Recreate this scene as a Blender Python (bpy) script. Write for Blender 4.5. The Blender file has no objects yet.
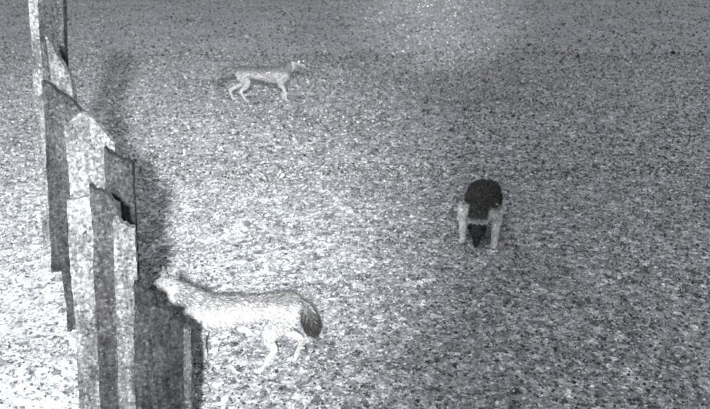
import bpy, math, random
import numpy as np
from mathutils import Vector, Matrix, noise
random.seed(7); rng=np.random.default_rng(7)
D=bpy.data; C=bpy.context; S=C.scene
S.view_settings.view_transform='Standard'; S.view_settings.look='None'; S.view_settings.exposure=0

# ---------------- materials ----------------
def new_mat(name):
    m=D.materials.new(name); m.use_nodes=True
    nt=m.node_tree; b=nt.nodes['Principled BSDF']; b.inputs['Roughness'].default_value=.9
    b.inputs['Specular IOR Level'].default_value=.15
    return m,nt,b
def N(nt,t,**k):
    n=nt.nodes.new(t)
    for a,v in k.items(): setattr(n,a,v)
    return n
def noise_n(nt,vec,scale,detail=4,rough=.6):
    n=N(nt,'ShaderNodeTexNoise'); n.inputs['Scale'].default_value=scale
    n.inputs['Detail'].default_value=detail; n.inputs['Roughness'].default_value=rough
    nt.links.new(vec,n.inputs['Vector']); return n.outputs['Fac']
def cell(nt,vec,scale):
    v=N(nt,'ShaderNodeTexVoronoi'); v.inputs['Scale'].default_value=scale; nt.links.new(vec,v.inputs['Vector'])
    s=N(nt,'ShaderNodeSeparateColor'); nt.links.new(v.outputs['Color'],s.inputs[0]); return s.outputs[0]
def ramp(nt,fac,stops):
    r=N(nt,'ShaderNodeValToRGB'); e=r.color_ramp.elements
    while len(e)<len(stops): e.new(.5)
    for i,(p,c) in enumerate(stops):
        e[i].position=p; e[i].color=(c*.99,c,c*1.01,1)
    nt.links.new(fac,r.inputs['Fac']); return r.outputs['Color']
def mix(nt,a,b,f,mode='MULTIPLY'):
    m=N(nt,'ShaderNodeMix',data_type='RGBA',blend_type=mode)
    m.inputs[0].default_value=f
    nt.links.new(a,m.inputs[6]); nt.links.new(b,m.inputs[7]); return m.outputs[2]

def ground_mat():
    m,nt,b=new_mat('dry_sandy_turf')
    g=N(nt,'ShaderNodeNewGeometry').outputs['Position']
    big=ramp(nt,noise_n(nt,g,.35,4,.6),[(.3,.85),(.7,1.15)])
    mid=ramp(nt,noise_n(nt,g,2.6,6,.75),[(.33,.30),(.5,.36),(.67,.43)])
    fine=ramp(nt,noise_n(nt,g,16,6,.88),[(.36,.6),(.5,1.0),(.62,1.3)])
    c=mix(nt,mid,big,1.0); c=mix(nt,c,fine,1.0)
    for sc in (54,28,12):
        c=mix(nt,c,ramp(nt,cell(nt,g,sc),[(0,.33),(.2,.82),(.8,1.12),(1,1.95)]),.85)
    nt.links.new(c,b.inputs['Base Color'])
    bp=N(nt,'ShaderNodeBump'); bp.inputs['Strength'].default_value=.4; bp.inputs['Distance'].default_value=.03
    nt.links.new(noise_n(nt,g,20,6,.8),bp.inputs['Height']); nt.links.new(bp.outputs[0],b.inputs['Normal'])
    return m
def attr_mat(name,speck=60,lo=.6,hi=1.5):
    m,nt,b=new_mat(name)
    a=N(nt,'ShaderNodeAttribute',attribute_name='Col').outputs['Color']
    tc=N(nt,'ShaderNodeTexCoord').outputs['Object']
    f=ramp(nt,noise_n(nt,tc,speck,3,.7),[(.35,lo),(.65,hi)])
    nt.links.new(mix(nt,a,f,1.0),b.inputs['Base Color']); return m
def wood_mat(name,k):
    m,nt,b=new_mat(name)
    tc=N(nt,'ShaderNodeTexCoord').outputs['Object']
    mp=N(nt,'ShaderNodeMapping'); mp.inputs['Scale'].default_value=(1,1,.10); nt.links.new(tc,mp.inputs[0])
    gr=ramp(nt,noise_n(nt,mp.outputs[0],22,6,.7),[(.32,k*.5),(.5,k),(.68,k*1.4)])
    st=ramp(nt,noise_n(nt,tc,2.0,4,.65),[(.35,.5),(.6,1.2)])
    sp=ramp(nt,noise_n(nt,tc,30,4,.85),[(.36,.45),(.5,.97),(.62,1.6)])
    c=mix(nt,mix(nt,gr,st,1.0),sp,.85)
    c=mix(nt,c,ramp(nt,cell(nt,tc,48),[(0,.35),(.2,.8),(.8,1.15),(1,2.0)]),.9)
    nt.links.new(c,b.inputs['Base Color'])
    bp=N(nt,'ShaderNodeBump'); bp.inputs['Strength'].default_value=.6; bp.inputs['Distance'].default_value=.02
    nt.links.new(noise_n(nt,mp.outputs[0],38,6,.7),bp.inputs['Height']); nt.links.new(bp.outputs[0],b.inputs['Normal'])
    return m
M_ground=ground_mat(); M_fur=attr_mat('wolf_coat',40,.5,1.5); M_hair=attr_mat('wolf_guard_hair',50,.6,1.5)
M_litter=attr_mat('dry_litter',30,.8,1.2)
M_nose,_,bb=new_mat('nose_leather'); bb.inputs['Base Color'].default_value=(.01,.01,.01,1); bb.inputs['Roughness'].default_value=.4
M_eye,_,bb=new_mat('eyeshine_glow'); bb.inputs['Base Color'].default_value=(.8,.8,.8,1)
bb.inputs['Emission Color'].default_value=(1,1,1,1); bb.inputs['Emission Strength'].default_value=.9  # eyeshine painted as emission, in place of reflected lamp light

def mesh_obj(name,verts,faces,mat,parent=None,smooth=True,cols=None):
    me=D.meshes.new(name); me.from_pydata([tuple(v) for v in verts],[],faces); me.update()
    if mat: me.materials.append(mat)
    if smooth: me.polygons.foreach_set('use_smooth',[True]*len(me.polygons))
    if cols is not None:
        ca=me.color_attributes.new('Col','FLOAT_COLOR','POINT'); ca.data.foreach_set('color',np.asarray(cols,dtype=np.float32).ravel())
    o=D.objects.new(name,me); S.collection.objects.link(o)
    if parent: o.parent=parent
    return o

# ---------------- terrain ----------------
def gz(x,y):
    w=max(0.0,1-math.hypot(x,y-8)/80)
    z=(noise.noise(Vector((x*.25,y*.25,3)))*.10+noise.noise(Vector((x*.9,y*.9,7)))*.04+noise.noise(Vector((x*3,y*3,1)))*.018)*w
    z+=.10*math.exp(-(((x+3.15)/.6)**2+((y-6.1)/.55)**2))
    return z
def axis(lo,hi,fine_lo,fine_hi,step):
    a=list(np.arange(fine_lo,fine_hi+1e-6,step)); s=step; v=fine_hi
    while v<hi: s*=1.25; v+=s; a.append(v)
    s=step; v=fine_lo
    while v>lo: s*=1.25; v-=s; a.insert(0,v)
    return a
xs=axis(-400,400,-9,9,.09); ys=axis(-60,700,3,22,.09)
verts=[(x,y,gz(x,y)) for y in ys for x in xs]; nx=len(xs)
faces=[(j*nx+i,j*nx+i+1,(j+1)*nx+i+1,(j+1)*nx+i) for j in range(len(ys)-1) for i in range(nx-1)]
mesh_obj('ground',verts,faces,M_ground)

def litter():
    P=[];Sz=[]
    def add(n,x0,x1,y0,y1,s,sig):
        P.append(np.stack([rng.uniform(x0,x1,n),rng.uniform(y0,y1,n)],1)); Sz.append(s*np.exp(rng.normal(0,sig,n)))
    add(60000,-7,7,4.5,13,.0115,.3)
    add(58000,-14,14,12,26,.020,.3)
    add(50000,-30,30,24,65,.036,.3)
    P=np.concatenate(P);Sz=np.concatenate(Sz); n=len(P)
    z=np.array([gz(a,b) for a,b in P])
    c=np.stack([P[:,0],P[:,1],z+Sz*.25],1)
    base=np.array([[1,0,0],[0,1,.3],[-1,.1,0],[0,-1,.2],[0,0,.8]],float)
    R=rng.uniform(0,2*math.pi,n); tilt=rng.normal(0,.3,(n,2))
    V=np.repeat(base[None],n,0)*rng.uniform(.6,1.3,(n,5,1))
    x=V[...,0]*np.cos(R)[:,None]-V[...,1]*np.sin(R)[:,None]; y=V[...,0]*np.sin(R)[:,None]+V[...,1]*np.cos(R)[:,None]
    zz=V[...,2]+x*tilt[:,:1]+y*tilt[:,1:]
    V=np.stack([x,y,zz],-1)*Sz[:,None,None]+c[:,None]
    F=(np.array([[0,1,4],[1,2,4],[2,3,4],[3,0,4]])[None]+5*np.arange(n)[:,None,None]).reshape(-1,3)
    dark=np.clip(.44+P[:,0]*.02,.35,.55)
    t=rng.random(n); k=np.where(t<dark,rng.uniform(.03,.09,n),np.where(t<.72,rng.uniform(.25,.4,n),rng.uniform(.5,.8,n)))
    k=np.where(P[:,1]>24,np.minimum(k,.5),k)
    cols=np.repeat(np.stack([k,k,k*1.01,np.ones(n)],1),5,0)
    me=D.meshes.new('leaf_litter'); me.vertices.add(n*5); me.vertices.foreach_set('co',V.ravel())
    me.loops.add(len(F)*3); me.loops.foreach_set('vertex_index',F.ravel())
    me.polygons.add(len(F)); me.polygons.foreach_set('loop_start',np.arange(0,len(F)*3,3)); me.polygons.foreach_set('loop_total',np.full(len(F),3))
    me.update(calc_edges=True)
    ca=me.color_attributes.new('Col','FLOAT_COLOR','POINT'); ca.data.foreach_set('color',cols.astype(np.float32).ravel())
    me.materials.append(M_litter); o=D.objects.new('gravel_and_leaf_litter',me); S.collection.objects.link(o)
litter()

# ---------------- fence ----------------
fence=D.objects.new('wooden_paling_fence',None); S.collection.objects.link(fence)
W_light=wood_mat('weathered_timber_pale',.125); W_mid=wood_mat('weathered_timber_mid',.085); W_dark=wood_mat('weathered_timber_dark',.035); W_black=wood_mat('weathered_timber_black_shade',.026)  # W_black: dark board tone; on the low palings it paints in soft shadow
def board(name,y,xb0,xb1,xt0,xt1,z0,z1,th,mat,yaw=.0,peak=None):
    n=40; vs=[];fs=[]
    cols=6; tops=[]
    for i in range(cols+1):
        f=i/cols
        if peak: 
            pf,pz=peak; t=z0+(pz-z0)*f/pf if f<pf else pz+(z1-pz)*(f-pf)/(1-pf)
        else: t=z0+(z1-z0)*f
        tops.append(t+random.uniform(-.015,.015))
    zr=max(z0,z1)
    for side in (0,1):
        for j in range(n+1):
            for i in range(cols+1):
                f=i/cols; z=-.1+(tops[i]+.1)*j/n; h=z/zr
                x=(xb0+(xb1-xb0)*f)*(1-h)+(xt0+(xt1-xt0)*f)*h
                e=0
                if i in(0,cols): e=noise.noise(Vector((x*9,z*2.2,y+side)))*.014+random.uniform(-.005,.005)
                yy=y+(f-.5)*yaw*(xb1-xb0)+side*th+noise.noise(Vector((x*6,z*3,y*7)))*.015
                vs.append((x+e,yy,z))
    W=cols+1; o=(n+1)*W
    for j in range(n):
        for i in range(cols):
            a=j*W+i; fs.append((a,a+1,a+1+W,a+W)); a+=o; fs.append((a+1,a,a+W,a+1+W))
        a=j*W; fs.append((a,a+W,a+W+o,a+o)); a=j*W+cols; fs.append((a,a+o,a+W+o,a+W))
    for i in range(cols):
        a=n*W+i; fs.append((a,a+1,a+1+o,a+o))
    return mesh_obj(name,vs,fs,mat,fence,smooth=False)
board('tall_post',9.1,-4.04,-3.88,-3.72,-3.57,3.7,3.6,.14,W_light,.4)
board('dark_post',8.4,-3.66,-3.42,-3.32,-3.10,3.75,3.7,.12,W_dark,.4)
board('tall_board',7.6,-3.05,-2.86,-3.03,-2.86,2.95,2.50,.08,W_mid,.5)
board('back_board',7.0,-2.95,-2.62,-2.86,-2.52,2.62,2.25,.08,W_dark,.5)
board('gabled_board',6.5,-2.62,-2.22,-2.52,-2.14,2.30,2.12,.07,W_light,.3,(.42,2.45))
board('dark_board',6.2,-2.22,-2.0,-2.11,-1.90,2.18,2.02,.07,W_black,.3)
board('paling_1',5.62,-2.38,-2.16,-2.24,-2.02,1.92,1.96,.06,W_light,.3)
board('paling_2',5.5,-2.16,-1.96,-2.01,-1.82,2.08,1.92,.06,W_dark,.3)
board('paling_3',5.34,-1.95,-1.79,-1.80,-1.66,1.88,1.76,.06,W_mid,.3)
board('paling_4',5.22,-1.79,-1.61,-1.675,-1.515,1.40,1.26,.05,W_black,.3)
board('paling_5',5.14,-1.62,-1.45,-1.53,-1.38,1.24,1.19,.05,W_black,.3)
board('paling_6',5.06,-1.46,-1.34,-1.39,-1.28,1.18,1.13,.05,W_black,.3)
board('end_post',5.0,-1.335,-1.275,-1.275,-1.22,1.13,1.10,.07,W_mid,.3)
def rail(name,p,q,h,t):
    p=Vector(p);q=Vector(q);d=(q-p).normalized();s=d.cross(Vector((0,0,1))).normalized()*t;u=Vector((0,0,h))
    vs=[]
    for a in (p,q): vs+=[a-s-u,a+s-u,a+s+u,a-s+u]
    mesh_obj(name,vs,[(0,1,2,3),(7,6,5,4),(0,4,5,1),(1,5,6,2),(2,6,7,3),(3,7,4,0)],W_mid,fence,False)
rail('rail_low',(-1.29,5.18,.5),(-2.25,5.78,.5),.05,.03)
rail('rail_mid',(-2.35,6.65,1.2),(-3.75,9.3,1.2),.06,.03)

# ---------------- wolves ----------------
def tube(path,seg=14):
    vs=[];fs=[]; n=len(path); pts=[]
    for i in range(n-1):
        a=path[max(i-1,0)];b=path[i];c=path[i+1];d=path[min(i+2,n-1)]
        for k in range(5):
            t=k/5; pts.append([.5*((2*b[j])+(-a[j]+c[j])*t+(2*a[j]-5*b[j]+4*c[j]-d[j])*t*t+(-a[j]+3*b[j]-3*c[j]+d[j])*t**3) for j in range(5)])
    pts.append(list(path[-1]))
    for i,p in enumerate(pts):
        q0=Vector(pts[max(i-1,0)][:3]); q1=Vector(pts[min(i+1,len(pts)-1)][:3]); d=(q1-q0).normalized()
        side=Vector((0,1,0)); side=(side-d*side.dot(d)).normalized(); u=d.cross(side).normalized()
        for s in range(seg):
            a=2*math.pi*s/seg
            vs.append(Vector(p[:3])+side*math.cos(a)*max(p[3],.004)+u*math.sin(a)*max(p[4],.004))
    m=len(pts)
    for i in range(m-1):
        for s in range(seg):
            a=i*seg+s;b=i*seg+(s+1)%seg; fs.append((a,b,b+seg,a+seg))
    fs.append(tuple(range(seg-1,-1,-1))); fs.append(tuple((m-1)*seg+s for s in range(seg)))
    return vs,fs

def wolf(name,loc,ang,scale,pose,coat,xs=1.0,ysc=1.0,eyes=False,hs=1.0,palefront=False):
    vs=[];fs=[]
    def add(path):
        v,f=tube(path); o=len(vs); vs.extend(v); fs.extend([tuple(i+o for i in q) for q in f])
    add(pose['trunk']); add(pose['neck'])
    for k in ('fl','fr','hl','hr'): add(pose[k])
    add(pose['tail'])
    hb=Vector(pose['head'][0]); hd=Vector(pose['head'][1]).normalized()
    side=Vector((0,0,1)).cross(hd)
    if side.length<.2: side=Vector((0,1,0))
    side.normalize(); hu=hd.cross(side).normalized()
    def H(x,y,z): return hb+(hd*x+side*y+hu*z)*hs
    hv=[(-.07,.055,.055,0),(-.03,.082,.080,0),(.03,.092,.083,0),(.085,.075,.068,-.006),(.125,.050,.050,-.018),(.17,.038,.038,-.026),(.22,.033,.032,-.03),(.25,.022,.022,-.028),(.258,.006,.006,-.028)]
    seg=14;o=len(vs)
    for (x,rw,rh,dz) in hv:
        for s in range(seg):
            a=2*math.pi*s/seg; vs.append(H(x,math.cos(a)*rw,math.sin(a)*rh+dz))
    for i in range(len(hv)-1):
        for s in range(seg):
            a=o+i*seg+s;b=o+i*seg+(s+1)%seg; fs.append((a,b,b+seg,a+seg))
    fs.append(tuple(o+s for s in range(seg-1,-1,-1))); fs.append(tuple(o+(len(hv)-1)*seg+s for s in range(seg)))
    for sg in (-1,1):
        o=len(vs)
        vs.extend([H(.01,sg*.025,.05),H(-.01,sg*.085,.04),H(-.045,sg*.055,.05),H(.045,sg*.062,.055),H(-.012,sg*.072,.175)])
        fs.extend([(o,o+3,o+4),(o+3,o+1,o+4),(o+1,o+2,o+4),(o+2,o,o+4),(o,o+2,o+1,o+3)])
    me=D.meshes.new(name); me.from_pydata([tuple(v) for v in vs],[],fs); me.update()
    import bmesh
    bm=bmesh.new(); bm.from_mesh(me); bmesh.ops.recalc_face_normals(bm,faces=bm.faces); bm.to_mesh(me); bm.free()
    tmp=D.objects.new('tmp',me); S.collection.objects.link(tmp)
    r=tmp.modifiers.new('r','REMESH'); r.mode='VOXEL'; r.voxel_size=.0095
    sm=tmp.modifiers.new('s','SMOOTH'); sm.iterations=4; sm.factor=.5
    C.view_layer.update()
    ev=tmp.evaluated_get(C.evaluated_depsgraph_get()); m2=D.meshes.new_from_object(ev)
    D.objects.remove(tmp)
    n=len(m2.vertices); co=np.zeros(n*3); m2.vertices.foreach_get('co',co); co=co.reshape(-1,3)
    no=np.zeros(n*3); m2.vertices.foreach_get('normal',no); no=no.reshape(-1,3)
    dd=(co-np.array(hb))/hs; hx,hy,hz=dd@np.array(hd),dd@np.array(side),dd@np.array(hu)
    T0=np.array(pose['tail'][0][:3]); T1=np.array(pose['tail'][-1][:3])
    zs=pose.get('saddle',.66)
    nz=np.array([noise.noise(Vector(c)*9) for c in co])*.5
    body=np.clip((co[:,2]-zs)/.09+nz,0,1)
    k=coat['belly']*(1-body)+coat['saddle']*body
    leg=np.clip((.50-co[:,2])/.12+nz*.4,0,1); k=k*(1-leg)+coat['leg']*leg
    if palefront:
        for q in ('fl','fr'):
            y0=abs(pose[q][3][1]); m=(np.abs(co[:,1])>y0*.55)&(co[:,0]>.10)
            w_=np.clip((.66-co[:,2])/.12+nz,0,1)*m
            k=k*(1-w_)+coat['leg']*w_
        k=np.where(co[:,0]<-.05,np.minimum(k,.07),k)
    TL=np.array([p[:3] for p in pose['tail']]); dt=np.min(np.linalg.norm(co[:,None]-TL[None],axis=2),axis=1)
    tp=np.clip(1-(np.linalg.norm(co-T1,axis=1))/ (np.linalg.norm(T1-T0)*.9),0,1)
    it=(dt<.10)&(co[:,0]<pose['tail'][0][0]-.03)
    tq=np.minimum(tp*2.2,1); k=np.where(it,coat['saddle']*(1-tq)+coat['tail']*tq,k)
    ih=(hx>-.05)&(np.linalg.norm(dd,axis=1)<.33)&(np.abs(hy)<.105)
    hk=np.where(hz>0.0,coat['crown'],coat['cheek']); hk=np.where((hz>-.01)&(hx>.12),coat['crown']*.8,hk)
    hk=np.where((hz>.09),coat['crown']*.5,hk)
    k=np.where(ih,hk,k); k=np.clip(k*(1+nz*.5),.01,.9)
    cols=np.stack([k,k,k*1.01,np.ones(n)],1)
    ca=m2.color_attributes.new('Col','FLOAT_COLOR','POINT'); ca.data.foreach_set('color',cols.astype(np.float32).ravel())
    m2.materials.clear(); m2.materials.append(M_fur)
    m2.polygons.foreach_set('use_smooth',[True]*len(m2.polygons))
    root=D.objects.new(name,None); S.collection.objects.link(root)
    b=D.objects.new('body',m2); S.collection.objects.link(b); b.parent=root
    idx=rng.integers(0,n,15000)
    p=co[idx]; nn=no[idx]; lowleg=p[:,2]<.35
    headm=ih[idx]; tl=it[idx]
    L=np.where(lowleg|headm,.012,np.where(tl,.05,.036))*rng.uniform(.6,1.3,len(idx))
    flow=np.tile(np.array([-.9,0,-.45]),(len(idx),1)); flow[headm]=-np.array(hd); flow[lowleg]=(0,0,-1); flow[tl]=(T1-T0)/np.linalg.norm(T1-T0)
    flow=flow+rng.normal(0,.25,flow.shape); flow-=nn*np.sum(flow*nn,1,keepdims=True); flow/=np.linalg.norm(flow,axis=1,keepdims=True)+1e-6
    sd=np.cross(nn,flow)*(.0042)
    tip=p+(flow*.85+nn*.42)*L[:,None]
    V=np.stack([p-sd,p+sd,tip],1).reshape(-1,3); F=np.arange(len(V)).reshape(-1,3)
    kc=k[idx]*np.exp(rng.normal(0,.65,len(idx))); kc=np.clip(kc,.01,.85)
    hc=np.repeat(np.stack([kc,kc,kc*1.01,np.ones(len(kc))],1),3,0)
    mesh_obj('guard_hair',V,[tuple(f) for f in F.tolist()],M_hair,root,False,hc)
    def ball(nm,c,r,mat):
        bpy.ops.mesh.primitive_uv_sphere_add(segments=12,ring_count=8,radius=r,location=c); o=C.object; o.name=nm; o.data.materials.append(mat); o.parent=root
        for q in o.data.polygons:q.use_smooth=True
    ball('nose',H(.256,0,-.022),.017*hs,M_nose)
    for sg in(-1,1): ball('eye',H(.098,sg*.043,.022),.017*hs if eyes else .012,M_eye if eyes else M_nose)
    root.location=(loc[0],loc[1],gz(*loc)); root.rotation_euler=(0,0,math.radians(ang)); root.scale=(scale*xs,scale*ysc,scale)
    return root

def front(x,y,step=0,spread=1,r=1):
    return [(x+.02,y*.8,.64,.055,.085),(x+.03,y*.9,.54,.052*r,.075),(x-.03,y,.42,.042*r,.052*r),(x-.0+step*.4,y*spread,.30,.032*r,.036*r),(x+.01+step*.7,y*spread,.19,.028*r,.03*r),(x+.0+step,y*spread,.08,.024*r,.025*r),(x+.03+step,y*spread,.032,.034,.03),(x+.075+step,y*spread,.024,.030,.022),(x+.09+step,y*spread,.022,.015,.012)]
def hind(x,y,step=0):
    return [(x+.02,y*.7,.66,.07,.10),(x+.03,y*.9,.56,.072,.115),(x+.075+step*.3,y,.44,.052,.078),(x+.04+step*.5,y,.35,.038,.052),(x-.085+step*.8,y,.25,.027,.034),(x-.075+step*.95,y,.16,.023,.027),(x-.04+step,y,.07,.023,.024),(x-.01+step,y,.03,.033,.028),(x+.035+step,y,.023,.030,.022),(x+.05+step,y,.02,.014,.012)]
trunk=[(-.56,0,.66,.03,.04),(-.53,0,.66,.09,.10),(-.43,0,.665,.13,.145),(-.2,0,.65,.12,.135),(0,0,.63,.135,.165),(.2,0,.61,.145,.195),(.36,0,.63,.13,.18),(.45,0,.66,.095,.13),(.48,0,.67,.04,.06)]
p1=dict(trunk=trunk,
 neck=[(.28,0,.68,.10,.13),(.42,0,.77,.105,.13),(.51,0,.85,.09,.105),(.56,0,.90,.07,.08)],
 head=((.57,0,.92),(1,.35,-.2)),
 fl=front(.37,.10,.08),fr=front(.34,-.10,-.02),
 hl=hind(-.43,.10,.26),hr=hind(-.43,-.10,-.02),
 tail=[(-.50,0,.72,.035,.035),(-.57,0,.66,.05,.055),(-.61,0,.57,.068,.072),(-.63,0,.48,.078,.08),(-.645,0,.40,.066,.066),(-.65,0,.345,.035,.035),(-.65,0,.325,.01,.01)],saddle=.66)
coatA=dict(belly=.26,saddle=.11,leg=.34,tail=.02,crown=.14,cheek=.30)
wolf('wolf',(-1.09,6.3),183,.98,p1,coatA,1.10)
trunk2=[(-.42,0,.62,.03,.04),(-.39,0,.63,.11,.11),(-.30,0,.66,.165,.15),(-.12,0,.69,.165,.15),(.05,0,.68,.165,.17),(.2,0,.64,.17,.18),(.32,0,.60,.155,.16),(.40,0,.58,.11,.12),(.43,0,.58,.04,.06)]
p2=dict(trunk=trunk2,
 neck=[(.28,0,.62,.12,.13),(.40,0,.56,.12,.12),(.47,0,.46,.10,.10),(.49,0,.40,.08,.09)],
 head=((.50,0,.36),(.22,.0,-1)),
 fl=front(.30,.165,.06,1.05,1.4),fr=front(.28,-.165,-.04,1.05,1.4),
 hl=hind(-.27,.13,.05),hr=hind(-.27,-.13,0),
 tail=[(-.36,0,.68,.035,.035),(-.45,0,.58,.045,.05),(-.50,0,.46,.055,.06),(-.52,0,.34,.04,.042),(-.52,0,.3,.012,.012)],saddle=.50)
coatB=dict(belly=.05,saddle=.03,leg=.55,tail=.03,crown=.035,cheek=.05)
wolf('wolf',(1.69,9.5),-106,.90,p2,coatB,1.0,1.38,hs=1.1,palefront=True)
p3=dict(trunk=trunk,
 neck=[(.30,0,.68,.10,.13),(.44,0,.76,.10,.125),(.56,-.01,.85,.085,.10),(.62,-.02,.90,.07,.08)],
 head=((.65,-.03,.92),(.7,-.75,-.12)),
 fl=front(.36,.10,-.03),fr=front(.36,-.10,.05),
 hl=hind(-.43,.10,-.20),hr=hind(-.43,-.10,.08),
 tail=[(-.50,0,.72,.035,.035),(-.64,0,.74,.045,.05),(-.80,0,.68,.045,.05),(-.90,0,.55,.04,.045),(-.96,0,.38,.03,.032),(-.97,0,.32,.012,.012)],saddle=.64)
coatC=dict(belly=.25,saddle=.11,leg=.33,tail=.12,crown=.11,cheek=.28)
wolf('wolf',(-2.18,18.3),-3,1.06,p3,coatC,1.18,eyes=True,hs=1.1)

# ---------------- light ----------------
w=D.worlds.new('World'); S.world=w; w.use_nodes=True; nt=w.node_tree
sky=N(nt,'ShaderNodeTexSky',sky_type='NISHITA'); sky.sun_disc=False; sky.sun_elevation=math.radians(50); sky.sun_rotation=math.radians(200)
hs_=N(nt,'ShaderNodeHueSaturation'); hs_.inputs['Saturation'].default_value=.06
nt.links.new(sky.outputs[0],hs_.inputs['Color']); nt.links.new(hs_.outputs[0],nt.nodes['Background'].inputs[0]); nt.nodes['Background'].inputs[1].default_value=.09
def aim(o,loc,tgt):
    o.location=loc; o.rotation_euler=(Vector(tgt)-Vector(loc)).to_track_quat('-Z','Y').to_euler(); S.collection.objects.link(o)
sun=D.lights.new('moon','SUN'); sun.energy=.75; sun.angle=math.radians(10); aim(D.objects.new('moon',sun),(-3,-6,10),(0,0,0))
def spot(name,e,loc,tgt,size,rad=.1):
    l=D.lights.new(name,'SPOT'); l.energy=e; l.spot_size=math.radians(size); l.spot_blend=1; l.shadow_soft_size=rad; aim(D.objects.new(name,l),loc,tgt)
spot('added_infrared_spot',50000,(.4,-6,6.8),(-5.2,15.5,0),40,.3)  # unseen spot, added to brighten the ground at left
spot('added_infrared_spot_far',150000,(.4,-.1,4.2),(10.5,110,1.5),20,.12)  # unseen beam added for the glow on the distant ground
spot('added_infrared_spot_far_core',260000,(.4,-.1,4.2),(10.5,110,0.8),11,.12)  # second, narrower unseen beam added to strengthen the centre of that glow

cam=D.cameras.new('Camera'); cam.sensor_width=36; cam.lens=36*761/710; cam.clip_end=2000
cam.dof.use_dof=True; cam.dof.focus_distance=2.6; cam.dof.aperture_fstop=6.0
co=D.objects.new('Camera',cam); S.collection.objects.link(co); co.location=(0,0,3.9); co.rotation_euler=(math.radians(90-19.8),0,0); S.camera=co
